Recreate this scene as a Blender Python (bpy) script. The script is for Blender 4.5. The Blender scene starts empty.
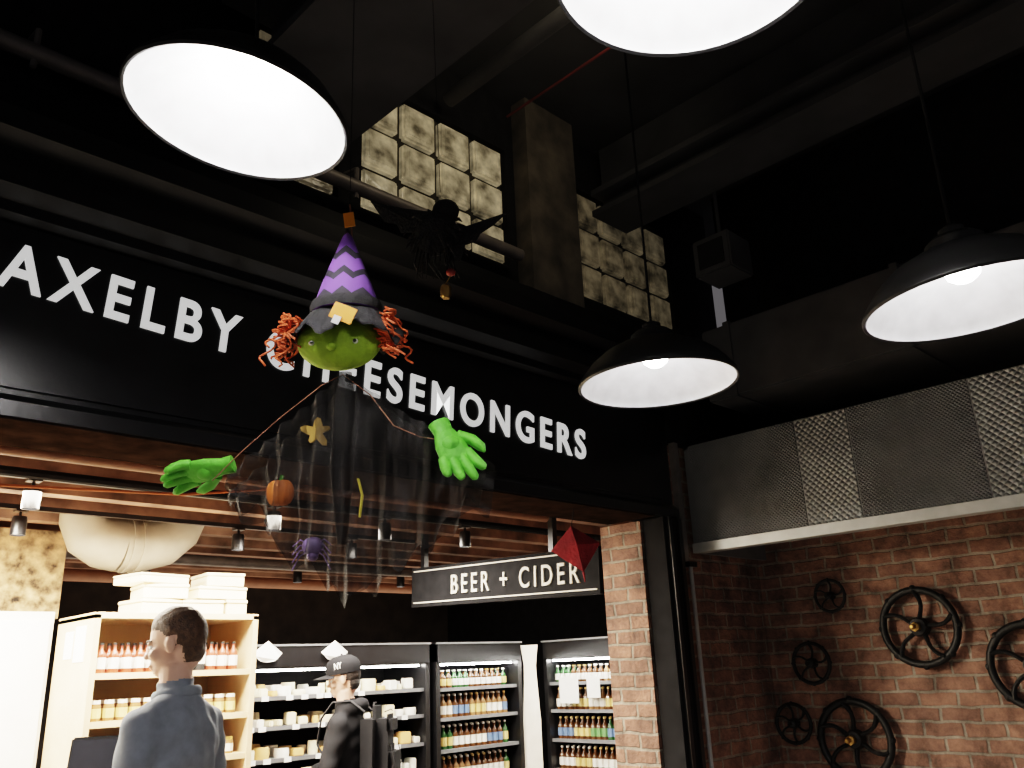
import bpy, bmesh, math, random
import numpy as np
from mathutils import Vector, Matrix, Euler
random.seed(7); np.random.seed(7)
rad=math.radians
SC=bpy.context.scene
# ------------------------------------------------------------------ materials
def mat(name,col,rough=0.6,metal=0.0,var=0.12,scale=12.0,bump=0.0,bscale=60.0,emit=0.0,ecol=None,spec=0.5,trans=0.0):
    m=bpy.data.materials.new(name); m.use_nodes=True
    nt=m.node_tree; b=nt.nodes["Principled BSDF"]
    tc=nt.nodes.new("ShaderNodeTexCoord"); n=nt.nodes.new("ShaderNodeTexNoise")
    n.inputs["Scale"].default_value=scale; n.inputs["Detail"].default_value=4
    nt.links.new(tc.outputs["Object"],n.inputs["Vector"])
    r=nt.nodes.new("ShaderNodeValToRGB")
    c=Vector(col[:3])
    r.color_ramp.elements[0].position=0.3; r.color_ramp.elements[1].position=0.7
    r.color_ramp.elements[0].color=(*[max(0,x*(1-var)) for x in c],1)
    r.color_ramp.elements[1].color=(*[min(1,x*(1+var)) for x in c],1)
    nt.links.new(n.outputs["Fac"],r.inputs["Fac"]); nt.links.new(r.outputs["Color"],b.inputs["Base Color"])
    b.inputs["Roughness"].default_value=rough; b.inputs["Metallic"].default_value=metal
    b.inputs["Specular IOR Level"].default_value=spec
    if trans: b.inputs["Transmission Weight"].default_value=trans
    if bump:
        n2=nt.nodes.new("ShaderNodeTexNoise"); n2.inputs["Scale"].default_value=bscale
        nt.links.new(tc.outputs["Object"],n2.inputs["Vector"])
        bp=nt.nodes.new("ShaderNodeBump"); bp.inputs["Strength"].default_value=bump; bp.inputs["Distance"].default_value=0.01
        nt.links.new(n2.outputs["Fac"],bp.inputs["Height"]); nt.links.new(bp.outputs["Normal"],b.inputs["Normal"])
    if emit:
        b.inputs["Emission Color"].default_value=(*(ecol or col)[:3],1); b.inputs["Emission Strength"].default_value=emit
        if ecol is None: nt.links.new(r.outputs["Color"],b.inputs["Emission Color"])
    return m
def brick_mat(name,c1,c2,mortar):
    m=bpy.data.materials.new(name); m.use_nodes=True; nt=m.node_tree; b=nt.nodes["Principled BSDF"]; L=nt.links.new
    g=nt.nodes.new("ShaderNodeNewGeometry"); s=nt.nodes.new("ShaderNodeSeparateXYZ"); L(g.outputs["Position"],s.inputs[0])
    a=nt.nodes.new("ShaderNodeMath"); L(s.outputs[0],a.inputs[0]); L(s.outputs[1],a.inputs[1])
    cb=nt.nodes.new("ShaderNodeCombineXYZ"); L(a.outputs[0],cb.inputs[0]); L(s.outputs[2],cb.inputs[1])
    nd=nt.nodes.new("ShaderNodeTexNoise"); nd.inputs["Scale"].default_value=9; nd.inputs["Detail"].default_value=3; L(g.outputs["Position"],nd.inputs["Vector"])
    mx=nt.nodes.new("ShaderNodeVectorMath"); mx.operation='MULTIPLY_ADD'; L(nd.outputs["Color"],mx.inputs[0]); mx.inputs[1].default_value=(.026,.026,0); L(cb.outputs[0],mx.inputs[2])
    br=nt.nodes.new("ShaderNodeTexBrick"); L(mx.outputs[0],br.inputs["Vector"])
    br.inputs["Color1"].default_value=(*c1,1); br.inputs["Color2"].default_value=(*c2,1); br.inputs["Mortar"].default_value=(*mortar,1)
    br.inputs["Scale"].default_value=1.0; br.inputs["Brick Width"].default_value=.21; br.inputs["Row Height"].default_value=.078
    br.inputs["Mortar Size"].default_value=.010; br.inputs["Mortar Smooth"].default_value=.5; br.inputs["Bias"].default_value=-.1
    n=nt.nodes.new("ShaderNodeTexNoise"); n.inputs["Scale"].default_value=5.5; n.inputs["Detail"].default_value=7; n.inputs["Roughness"].default_value=.72; L(g.outputs["Position"],n.inputs["Vector"])
    r=nt.nodes.new("ShaderNodeValToRGB"); r.color_ramp.elements[0].position=.35; r.color_ramp.elements[1].position=.68
    r.color_ramp.elements[0].color=(.34,.34,.34,1); r.color_ramp.elements[1].color=(1.4,1.37,1.33,1); L(n.outputs["Fac"],r.inputs["Fac"])
    mm=nt.nodes.new("ShaderNodeMix"); mm.data_type='RGBA'; mm.blend_type='MULTIPLY'; mm.inputs[0].default_value=1
    L(br.outputs["Color"],mm.inputs[6]); L(r.outputs["Color"],mm.inputs[7]); L(mm.outputs[2],b.inputs["Base Color"])
    inv=nt.nodes.new("ShaderNodeMath"); inv.operation='MULTIPLY_ADD'; L(br.outputs["Fac"],inv.inputs[0]); inv.inputs[1].default_value=-1
    n3=nt.nodes.new("ShaderNodeTexNoise"); n3.inputs["Scale"].default_value=45; L(g.outputs["Position"],n3.inputs["Vector"]); L(n3.outputs["Fac"],inv.inputs[2])
    bp=nt.nodes.new("ShaderNodeBump"); bp.inputs["Strength"].default_value=.7; bp.inputs["Distance"].default_value=.012
    L(inv.outputs[0],bp.inputs["Height"]); L(bp.outputs["Normal"],b.inputs["Normal"]); b.inputs["Roughness"].default_value=.85
    return m
def quilt_mat(name,col,cell=.035,metal=.6):
    m=bpy.data.materials.new(name); m.use_nodes=True; nt=m.node_tree; b=nt.nodes["Principled BSDF"]; L=nt.links.new
    g=nt.nodes.new("ShaderNodeNewGeometry"); s=nt.nodes.new("ShaderNodeSeparateXYZ"); L(g.outputs["Position"],s.inputs[0])
    def M(op,x,y):
        q=nt.nodes.new("ShaderNodeMath"); q.operation=op
        for i,v in enumerate((x,y)):
            if isinstance(v,(int,float)): q.inputs[i].default_value=v
            elif v is not None: L(v,q.inputs[i])
        return q.outputs[0]
    k=math.pi/cell
    p=M('MULTIPLY',M('ADD',s.outputs[1],s.outputs[2]),k); q=M('MULTIPLY',M('SUBTRACT',s.outputs[1],s.outputs[2]),k)
    h=M('MULTIPLY',M('ABSOLUTE',M('SINE',p,None),None),M('ABSOLUTE',M('SINE',q,None),None))
    bp=nt.nodes.new("ShaderNodeBump"); bp.inputs["Strength"].default_value=.8; bp.inputs["Distance"].default_value=.010
    L(h,bp.inputs["Height"]); L(bp.outputs["Normal"],b.inputs["Normal"])
    n=nt.nodes.new("ShaderNodeTexNoise"); n.inputs["Scale"].default_value=5; L(g.outputs["Position"],n.inputs["Vector"])
    r=nt.nodes.new("ShaderNodeValToRGB"); r.color_ramp.elements[0].color=(*[c*.6 for c in col],1); r.color_ramp.elements[1].color=(*[c*1.3 for c in col],1)
    L(n.outputs["Fac"],r.inputs["Fac"]); L(r.outputs["Color"],b.inputs["Base Color"])
    b.inputs["Metallic"].default_value=metal; b.inputs["Roughness"].default_value=.4
    return m
def stripes_mat(name,c1,c2,period):
    m=bpy.data.materials.new(name); m.use_nodes=True; nt=m.node_tree; b=nt.nodes["Principled BSDF"]; L=nt.links.new
    tc=nt.nodes.new("ShaderNodeTexCoord"); s=nt.nodes.new("ShaderNodeSeparateXYZ"); L(tc.outputs["Object"],s.inputs[0])
    def M(op,x,y=None,z=None):
        q=nt.nodes.new("ShaderNodeMath"); q.operation=op
        for i,v in enumerate((x,y,z)):
            if v is None: continue
            if isinstance(v,(int,float)): q.inputs[i].default_value=v
            else: L(v,q.inputs[i])
        return q.outputs[0]
    zig=M('PINGPONG',s.outputs[0],.026)
    t=M('ADD',s.outputs[2],M('MULTIPLY',zig,.9))
    f=M('FRACT',M('DIVIDE',t,period))
    g=M('GREATER_THAN',f,.66)
    mx=nt.nodes.new("ShaderNodeMix"); mx.data_type='RGBA'; L(g,mx.inputs[0]); mx.inputs[6].default_value=(*c1,1); mx.inputs[7].default_value=(*c2,1)
    L(mx.outputs[2],b.inputs["Base Color"]); b.inputs["Roughness"].default_value=.8
    return m
def tulle_mat(name,col,alpha):
    m=bpy.data.materials.new(name); m.use_nodes=True; nt=m.node_tree; b=nt.nodes["Principled BSDF"]; L=nt.links.new
    tc=nt.nodes.new("ShaderNodeTexCoord")
    mp=nt.nodes.new("ShaderNodeMapping"); mp.inputs["Scale"].default_value=(16,6,4); L(tc.outputs["Object"],mp.inputs["Vector"])
    n=nt.nodes.new("ShaderNodeTexNoise"); n.inputs["Scale"].default_value=2; n.inputs["Detail"].default_value=6; L(mp.outputs[0],n.inputs["Vector"])
    r=nt.nodes.new("ShaderNodeMapRange"); L(n.outputs["Fac"],r.inputs[0]); r.inputs[1].default_value=.3; r.inputs[2].default_value=.7
    r.inputs[3].default_value=max(0,alpha-.18); r.inputs[4].default_value=min(1,alpha+.18)
    L(r.outputs[0],b.inputs["Alpha"]); b.inputs["Base Color"].default_value=(*col,1); b.inputs["Roughness"].default_value=.8
    return m
BLK=mat("black_paint",(.008,.008,.009),rough=.30,var=.3,bump=.04)
BLKM=mat("black_matte",(.010,.010,.011),rough=.9,var=.3,spec=.15)
SOFF=mat("soffit_brown",(.022,.013,.009),rough=.95,var=.5,spec=.0)
CEIL=mat("ceiling_black",(.020,.020,.022),rough=.85,var=.4,scale=3)
BEAMG=mat("beam_grey",(.042,.042,.045),rough=.75,var=.3,scale=4)
WHITE=mat("sign_white",(.85,.85,.83),rough=.5,var=.04)
SIGNW=mat("sign_white_glow",(.85,.85,.84),rough=.5,var=.03,emit=.52)  # emission added so the plain letters look brightly lit
CREAM=mat("sign_cream",(.72,.66,.56),rough=.5,var=.05)
ENW=mat("enamel_white",(.62,.62,.63),rough=.4,var=.12,scale=18)
ENB=mat("enamel_black",(.010,.010,.010),rough=.45,var=.2,spec=.3)
BRICK=brick_mat("brick_red",(.33,.175,.122),(.20,.108,.08),(.31,.27,.22))
CONC=mat("concrete",(.085,.073,.058),rough=.9,var=.55,scale=6,bump=.5,bscale=20)
FLOOR=mat("floor_concrete",(.16,.15,.14),rough=.5,var=.2,scale=3)
STEEL=mat("steel_panel",(.22,.23,.245),rough=.5,metal=.45,var=.2,scale=5,bump=.1)
LIP=mat("steel_lip",(.46,.48,.48),rough=.45,metal=.4,var=.1)
QUILT=quilt_mat("quilted_steel",(.32,.34,.35))
QUILTD=quilt_mat("quilted_steel_fine",(.20,.21,.225),.02,.45)
IRON=mat("cast_iron",(.012,.012,.012),rough=.5,metal=.4,var=.3,bump=.2)
BRASS=mat("brass",(.55,.33,.10),rough=.3,metal=.9,var=.2)
GLASSB=mat("glass_block_glow",(.52,.45,.30),rough=.12,var=.75,scale=11,bump=.9,bscale=14,emit=.13)  # emission stands in for light passing through the blocks
GLASSD=mat("glass_block_dim_glow",(.24,.20,.13),rough=.12,var=.75,scale=11,bump=.9,bscale=14,emit=.11)  # darker copy for the dimmer windows, also with added glow
MORT=mat("grout",(.03,.027,.02),rough=.9)
WOOD=mat("pale_wood",(.66,.47,.29),rough=.55,var=.15,scale=4,bump=.1)
BOXW=mat("box_wood",(.80,.67,.47),rough=.6,var=.08)
RWOOD=mat("red_beam_wood",(.21,.115,.075),rough=.75,var=.65,scale=5,bump=.4,bscale=15)
PLANK=mat("ceiling_planks",(.10,.058,.038),rough=.85,var=.5,scale=5)
PLAST=mat("rough_plaster",(.46,.29,.15),rough=.9,var=.95,scale=14,bump=1,bscale=12)
DWALL=mat("dark_brown_wall",(.045,.034,.028),rough=.85,var=.4,scale=5)
WWALL=mat("white_wall",(.82,.77,.68),rough=.7,var=.05)
PIPE=mat("pipe_metal",(.20,.18,.17),rough=.5,metal=.4,var=.2)
PAPER=mat("paper",(.82,.82,.80),rough=.8,var=.04)
# ------------------------------------------------------------------ mesh builder
class MB:
    def __init__(s): s.v=[]; s.f=[]; s.m=[]; s.mats=[]
    def mi(s,m):
        if m not in s.mats: s.mats.append(m)
        return s.mats.index(m)
    def add(s,vs,fs,m):
        o=len(s.v); s.v+= [tuple(x) for x in vs]; k=s.mi(m)
        for f in fs: s.f.append([o+i for i in f]); s.m.append(k)
    def box(s,c,d,m,rot=None,bev=0):
        x,y,z=[q/2 for q in d]
        if bev:
            bm=bmesh.new(); bmesh.ops.create_cube(bm,size=1)
            for v in bm.verts: v.co=Vector((v.co.x*d[0],v.co.y*d[1],v.co.z*d[2]))
            bmesh.ops.bevel(bm,geom=bm.edges[:],offset=bev,segments=2 if bev<.02 else 4,affect='EDGES')
            bm.verts.index_update()
            vs=[v.co.copy() for v in bm.verts]; fs=[[v.index for v in f.verts] for f in bm.faces]; bm.free()
        else:
            vs=[Vector(p) for p in [(-x,-y,-z),(x,-y,-z),(x,y,-z),(-x,y,-z),(-x,-y,z),(x,-y,z),(x,y,z),(-x,y,z)]]
            fs=[(0,3,2,1),(4,5,6,7),(0,1,5,4),(1,2,6,5),(2,3,7,6),(3,0,4,7)]
        if rot is not None: vs=[rot@v for v in vs]
        c=Vector(c); s.add([v+c for v in vs],fs,m)
    def bb(s,a,b,m,bev=0):
        s.box([(a[i]+b[i])/2 for i in range(3)],[abs(b[i]-a[i]) for i in range(3)],m,None,bev)
    def lathe(s,prof,m,M=None,seg=24):
        M=M or Matrix.Identity(4); vs=[];fs=[]
        for r,z in prof:
            for i in range(seg):
                t=2*math.pi*i/seg; vs.append(M@Vector((r*math.cos(t),r*math.sin(t),z)))
        for j in range(len(prof)-1):
            for i in range(seg):
                k=(i+1)%seg; fs.append((j*seg+i,j*seg+k,(j+1)*seg+k,(j+1)*seg+i))
        s.add(vs,fs,m)
    def tube(s,pts,rs,m,seg=10,closed=False,flat=None,caps=True):
        pts=[Vector(p) for p in pts]; n=len(pts)
        if not isinstance(rs,(list,tuple)): rs=[rs]*n
        vs=[];fs=[]; up=None
        for i,p in enumerate(pts):
            if closed: d=pts[(i+1)%n]-pts[i-1]
            else: d=pts[min(i+1,n-1)]-pts[max(i-1,0)]
            d.normalize()
            if up is None:
                if flat is not None: up=Vector(flat)
                else: up=Vector((0,0,1)) if abs(d.z)<.9 else Vector((0,1,0))
            a=(up-d*up.dot(d)).normalized(); b=d.cross(a); up=a
            r=rs[i]; ra,rb=(r if isinstance(r,(tuple,list)) else (r,r))
            for k in range(seg):
                t=2*math.pi*k/seg; vs.append(p+a*(ra*math.cos(t))+b*(rb*math.sin(t)))
        rng=n if closed else n-1
        for j in range(rng):
            j2=(j+1)%n
            for k in range(seg):
                k2=(k+1)%seg; fs.append((j*seg+k,j*seg+k2,j2*seg+k2,j2*seg+k))
        if not closed and caps:
            fs.append(tuple(range(seg))[::-1]); fs.append(tuple((n-1)*seg+k for k in range(seg)))
        s.add(vs,fs,m)
    def ell(s,c,r,m,M=None,seg=16,rings=10):
        c=Vector(c); R=M.to_3x3() if M else Matrix.Identity(3); vs=[];fs=[]
        if not isinstance(r,(tuple,list)): r=(r,r,r)
        vs.append(c+R@Vector((0,0,-r[2])))
        for j in range(1,rings):
            ph=-math.pi/2+math.pi*j/rings
            for i in range(seg):
                t=2*math.pi*i/seg; vs.append(c+R@Vector((r[0]*math.cos(ph)*math.cos(t),r[1]*math.cos(ph)*math.sin(t),r[2]*math.sin(ph))))
        vs.append(c+R@Vector((0,0,r[2])))
        for i in range(seg):
            k=(i+1)%seg; fs.append((0,1+k,1+i)); fs.append((len(vs)-1,1+(rings-2)*seg+i,1+(rings-2)*seg+k))
            for j in range(rings-2): fs.append((1+j*seg+i,1+j*seg+k,1+(j+1)*seg+k,1+(j+1)*seg+i))
        s.add(vs,fs,m)
    def build(s,name,parent=None,loc=None,rot=None,smooth=True,ang=.7):
        me=bpy.data.meshes.new(name); me.from_pydata(s.v,[],s.f); me.update()
        for m in s.mats: me.materials.append(m)
        me.polygons.foreach_set("material_index",s.m)
        if smooth:
            me.polygons.foreach_set("use_smooth",[True]*len(me.polygons)); me.set_sharp_from_angle(angle=ang)
        o=bpy.data.objects.new(name,me); SC.collection.objects.link(o)
        if loc is not None: o.location=loc
        if rot is not None: o.rotation_euler=rot
        if parent: o.parent=parent
        return o
def empty(name,loc=(0,0,0),rot=(0,0,0)):
    e=bpy.data.objects.new(name,None); SC.collection.objects.link(e); e.location=loc; e.rotation_euler=rot; e.empty_display_size=.1; return e
def simple(name,boxes,parent=None,smooth=False):
    b=MB()
    for a,c,m in boxes: b.bb(a,c,m)
    return b.build(name,parent,smooth=smooth)
def light(name,kind,loc,energy,col=(1,1,1),size=.3,sy=None,rot=(0,0,0),parent=None,spot=None):
    l=bpy.data.lights.new(name,kind); l.energy=energy; l.color=col
    if kind=='AREA':
        l.size=size
        if sy: l.shape='RECTANGLE'; l.size_y=sy
    else: l.shadow_soft_size=size
    if spot: l.spot_size=spot; l.spot_blend=.5
    o=bpy.data.objects.new(name,l); SC.collection.objects.link(o); o.location=loc; o.rotation_euler=rot
    if parent: o.parent=parent
    return o
# ------------------------------------------------------------------ room shell
YB2=9.0
simple("floor",[((-2.5,-3,-.1),(7.7,YB2+.1,0),FLOOR)])
simple("ceiling",[((-2.5,-3,4.9),(6.2,3.3,5.0),CEIL)])
simple("wall_right",[((5.1,-3,0),(5.3,2.9,2.85),BRICK),((5.1,-3,2.85),(5.3,2.9,4.9),BLKM)])
simple("wall_storefront",[((4.21,2.9,0),(7.6,3.24,2.85),BRICK),((4.0,3.0,0),(4.21,3.30,2.385),BRICK),
                          ((4.21,2.9,2.85),(5.3,3.24,3.6),BLKM)])
simple("wall_left",[((-2.5,3.25,0),(-2.0,YB2,2.85),WWALL)])
simple("wall_back",[((-2.0,YB2,0),(7.6,YB2+.1,2.75),DWALL)])
simple("wall_partition",[((-2.0,5.8,0),(1.72,5.95,2.0),WWALL),((-2.0,5.8,2.0),(1.78,5.95,2.53),PLAST)])
simple("wall_end",[((7.6,3.24,0),(7.7,YB2,2.75),BLKM)])
simple("ceiling_shop",[((-2.0,3.24,2.75),(7.6,YB2,2.85),PLANK)])
up=MB(); Y0,Y1=3.1,3.24
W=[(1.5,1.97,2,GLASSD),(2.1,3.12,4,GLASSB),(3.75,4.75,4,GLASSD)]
zb,zt=3.78,4.55
up.bb((-2.5,Y0,3.62),(5.3,Y1,zb),BLKM); up.bb((-2.5,Y0,zt+.0),(5.3,Y1,4.9),BLKM)
xs=[-2.5]+[q for w in W for q in w[:2]]+[5.3]
for i in range(0,len(xs),2): up.bb((xs[i],Y0,zb),(xs[i+1],Y1,zt),BLKM)
up.build("wall_upper",smooth=False)
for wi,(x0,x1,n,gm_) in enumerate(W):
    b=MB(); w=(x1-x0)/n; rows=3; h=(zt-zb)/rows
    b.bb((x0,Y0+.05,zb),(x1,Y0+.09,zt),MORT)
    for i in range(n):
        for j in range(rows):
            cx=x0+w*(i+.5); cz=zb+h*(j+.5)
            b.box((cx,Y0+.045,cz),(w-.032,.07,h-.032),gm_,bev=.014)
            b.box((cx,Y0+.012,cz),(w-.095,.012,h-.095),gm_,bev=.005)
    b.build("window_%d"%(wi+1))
simple("concrete_column",[((3.19,2.98,3.62),(3.62,3.1,4.9),CONC)])
FZ=2.40
def fascia():
    b=MB()
    prof=[(2.90,FZ),(2.86,FZ),(2.86,FZ+.05),(2.885,FZ+.07),(2.90,FZ+.08),(2.90,3.06),(2.86,3.08),(2.86,3.12),(2.80,3.15),(2.80,3.22),(2.84,3.24),(2.84,3.30),(2.78,3.34),(2.78,3.42),(2.9,3.46),(2.95,3.6),(3.10,3.62),(3.1,2.42),(3.1,FZ)]
    xs=[-1.98,4.205]
    vs=[(x,y,z) for x in xs for y,z in prof]; n=len(prof)
    fs=[(i,(i+1)%n,n+(i+1)%n,n+i) for i in range(n)]+[tuple(range(n))[::-1],tuple(range(n,2*n))]
    b.add(vs,fs[1:],BLK); b.add([vs[i] for i in (0,1,n+1,n)],[(0,1,2,3)],BLKM)
    return b.build("storefront_fascia",smooth=False)
fas=fascia()
simple("trim_soffit",[((-2.0,3.1,FZ),(4.0,3.24,2.75),SOFF),((-2.0,2.87,FZ-.008),(3.98,3.22,FZ-.001),SOFF)])
b=MB(); b.bb((4.02,2.85,0),(4.19,2.99,FZ-.01),BLKM); b.bb((4.05,2.83,0),(4.08,2.86,FZ-.01),BLK); b.bb((4.14,2.83,0),(4.17,2.86,FZ-.01),BLK); b.build("steel_post",smooth=False)
simple("trim_1",[((4.22,2.86,2.15),(4.26,2.90,2.86),PIPE)])
b=MB(); b.tube([(4.28,2.87,0),(4.28,2.87,2.12)],.012,LIP,8); b.bb((4.24,2.85,2.12),(4.32,2.90,2.15),BLK); b.build("wall_conduit")
# ------------------------------------------------------------------ text
def text(name,body,size,width,M,m,parent,depth=.006,offset=.004,sx=1.0):
    c=bpy.data.curves.new(name,'FONT'); c.body=body; c.size=size; c.extrude=depth; c.offset=offset; c.space_word=1.0
    o=bpy.data.objects.new(name,c); SC.collection.objects.link(o)
    sp=1.0; width=width/sx
    for _ in range(6):
        c.space_character=sp; bpy.context.view_layer.update()
        w=o.dimensions.x
        sp*= 1+(width/w-1)*1.15
    dg=bpy.context.evaluated_depsgraph_get(); me=bpy.data.meshes.new_from_object(o.evaluated_get(dg))
    me.transform(Matrix.Diagonal((sx,1,1,1)))
    bpy.data.objects.remove(o); o2=bpy.data.objects.new(name,me); SC.collection.objects.link(o2)
    me.materials.clear(); me.materials.append(m); o2.matrix_world=M
    if parent: o2.parent=parent
    return o2
sgn=empty("shop_sign")
simple("sign_board",[((-1.6,2.888,2.50),(4.1,2.899,3.05),BLK)],sgn)
M=Matrix.Translation((.46,2.885,2.84))@Matrix.Rotation(rad(3.7),4,'Y')@Matrix.Rotation(rad(90),4,'X')
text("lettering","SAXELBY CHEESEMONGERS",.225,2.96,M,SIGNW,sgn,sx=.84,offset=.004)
Rx=Matrix.Rotation(rad(1.8),3,'X'); pv=Vector((4.0,4.3,2.17))
bs=empty("beer_cider_sign",pv-Rx@pv,(rad(1.8),0,0))
simple("board",[((3.99,3.32,2.03),(4.05,5.13,2.31),BLKM)],bs)
b=MB()
for z in (2.055,2.28): b.bb((3.983,3.34,z),(3.99,5.10,z+.008),CREAM)
b.build("border",bs,smooth=False)
M=Matrix.Translation((3.985,4.68,2.105))@Matrix.Rotation(rad(-90),4,'Z')@Matrix.Rotation(rad(90),4,'X')
text("lettering","BEER + CIDER",.185,1.20,M,CREAM,bs,offset=.001,sx=.78)
simple("sign_hanger",[((4.0,5.0,2.31),(4.04,5.04,2.74),BLK),((4.0,3.7,2.31),(4.04,3.74,2.74),BLK)],bs)
# ------------------------------------------------------------------ overhead beams, pipes, ducts
for x0,x1,z in ((1.30,1.90,3.95),(3.85,4.2,4.35),(-.9,-.4,4.0)):
    b=MB(); b.bb((x0,-3,z),(x1,3.05,z+.04),BEAMG); b.bb(((x0+x1)/2-.05,-3,z+.04),((x0+x1)/2+.05,3.05,4.9),BEAMG); b.bb((x0,-3,4.5),(x1,3.05,4.54),BEAMG)
    b.build("ceiling_beam",smooth=False)
b=MB(); b.tube([(-2.4,2.99,3.80),(3.1,2.99,3.80)],.035,PIPE,12)
for x in (-1,.6,2.0): b.tube([(x,2.99,3.74),(x,2.99,3.90),(x,3.09,3.92)],.012,PIPE,6)
b.build("wall_pipe")
REDP=mat("red_pipe",(.10,.012,.012),rough=.7)
b=MB(); b.tube([(2.95,-3,4.6),(2.95,2.9,4.6)],.008,REDP,10); b.tube([(2.95,1.9,4.6),(2.95,1.9,4.5)],.018,mat("sprinkler_red",(.5,.02,.02),rough=.5),8); b.build("sprinkler_pipe")
b=MB(); b.tube([(2.6,-3,4.6),(2.6,3.0,4.6)],.045,BEAMG,12); b.build("ceiling_conduit")
b=MB(); b.bb((4.25,-3,3.05),(5.09,2.6,3.5),BEAMG,.01)
for y in (-1,0.2,1.4,2.4): b.bb((4.235,y,3.04),(5.095,y+.04,3.51),BEAMG)
b.build("air_duct",smooth=False)
b=MB(); b.bb((4.10,2.25,3.78),(4.35,2.50,4.02),BEAMG,.01); b.bb((4.09,2.29,3.82),(4.10,2.46,3.98),BLKM); b.tube([(4.22,2.37,4.02),(4.22,2.37,4.9)],.012,BEAMG,6); b.build("wall_speaker")
# ------------------------------------------------------------------ extractor hood
h=MB(); HX,HB,HT=4.32,2.20,2.84
h.bb((HX,-2.5,HB+.05),(HX+.03,2.85,HT),STEEL)
h.bb((HX-.015,-2.5,HB),(HX+.03,2.86,HB+.055),LIP)
h.bb((HX,2.83,HB),(5.09,2.86,HT),STEEL)
h.bb((HX,-2.5,HT-.02),(5.09,2.86,HT),STEEL)
h.bb((HX+.03,-2.5,HB+.14),(5.09,2.83,HB+.16),BLKM)
h.bb((HX+.03,-2.5,HB),(HX+.07,2.83,HB+.02),LIP)
for y0,y1,m in ((2.13,2.82,QUILTD),(1.83,2.12,QUILT),(1.22,1.82,QUILTD),(.9,1.21,QUILT),(.3,.89,QUILTD),(-.1,.29,QUILT),(-2.4,-.11,QUILTD)):
    h.bb((HX-.006,y0,HB+.055),(HX,y1,HT),m)
h.build("extractor_hood",smooth=False)
# ------------------------------------------------------------------ valve handwheels
def wheel(y,z,r,spokes,brass=False):
    b=MB(); N=40
    pts=[(0,r*math.cos(2*math.pi*i/N),r*math.sin(2*math.pi*i/N)) for i in range(N)]
    b.tube(pts,r*.10,IRON,10,closed=True,flat=(1,0,0))
    for i in range(8):
        t=2*math.pi*i/8; b.ell((0,r*1.03*math.cos(t),r*1.03*math.sin(t)),r*.11,IRON,seg=8,rings=6)
    for k in range(spokes):
        t0=2*math.pi*k/spokes+.3; P=[]
        for q in range(7):
            f=.15+.83*q/6; t=t0+.55*math.sin(f*3.1)*.5
            P.append((.02*(1-f)-.01,r*f*math.cos(t),r*f*math.sin(t)))
        b.tube(P,[(r*.06,r*.10)]*2+[(r*.055,r*.075)]*3+[(r*.06,r*.10)]*2,IRON,8)
    Mx=Matrix.Rotation(rad(-90),4,'Y')
    b.lathe([(0,-.03),(r*.26,-.03),(r*.27,0),(r*.22,.03),(r*.12,.035),(r*.1,.05),(0,.05)],IRON,Mx,16)
    if brass: b.lathe([(0,.04),(r*.13,.04),(r*.13,.07),(r*.07,.075),(r*.07,.11),(r*.04,.115),(0,.115)],BRASS,Mx,6)
    b.tube([(0.0,0,0),(.054,0,0)],r*.08,IRON,8)
    return b.build("valve_handwheel",loc=(5.045,y,z))
for a in ((2.42,1.94,.092,5),(1.93,1.73,.20,5,True),(2.60,1.56,.115,5),(2.77,1.22,.11,6),(2.40,1.14,.205,6,True),(1.40,1.51,.205,5)): wheel(*a)
# ------------------------------------------------------------------ pendant lamps
def lamp(loc,tiltf,strength,top=4.9):
    e=empty("pendant_lamp",loc,(0,0,0))
    M=Matrix.Rotation(tiltf,4,Vector((.707,.707,0)))
    b=MB(); S=48
    b.lathe([(.244,0),(.250,-.004),(.254,.002),(.252,.012),(.240,.030),(.21,.068),(.17,.102),(.12,.128),(.08,.138),(.072,.142),(.070,.168),(.055,.18),(.03,.185),(.03,.205),(.012,.215),(0,.215)],ENB,M,S)
    b.lathe([(.244,0),(.243,.008),(.231,.024),(.200,.062),(.160,.095),(.11,.120),(.07,.130),(0,.132)],ENW,M,S)
    b.build("shade",e)
    b=MB(); BU=mat("bulb_glow",(1,.97,.95),emit=strength,ecol=(1,.965,.95))
    b.lathe([(0,.060),(.022,.063),(.038,.076),(.042,.093),(.036,.110),(.022,.122),(.016,.128)],BU,M,20); b.lathe([(.016,.126),(.02,.127),(.02,.131)],LIP,M,16)
    b.build("bulb",e)
    b=MB(); p=M@Vector((0,0,.21)); b.tube([p,(p.x*.5,p.y*.5,.6),(0,0,top-loc[2])],.0045,BLKM,6); b.tube([(0,0,top-loc[2]-.03),(0,0,top-loc[2])],[.05,.06],BLKM,16)
    b.build("cord",e)
    return e
lamp((.735,1.585,2.815),rad(9),250)
lamp((1.08,.585,2.765),rad(0),290)
lamp((2.14,1.485,2.435),rad(-1),48)
lamp((2.16,.56,2.40),rad(-3),62)
lamp((3.0,-.75,2.45),0,170)  # added out-of-view lamp, brightens the hood
lamp((-.45,1.2,2.75),0,380)  # added out-of-view lamp, brightens the shop sign
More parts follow.
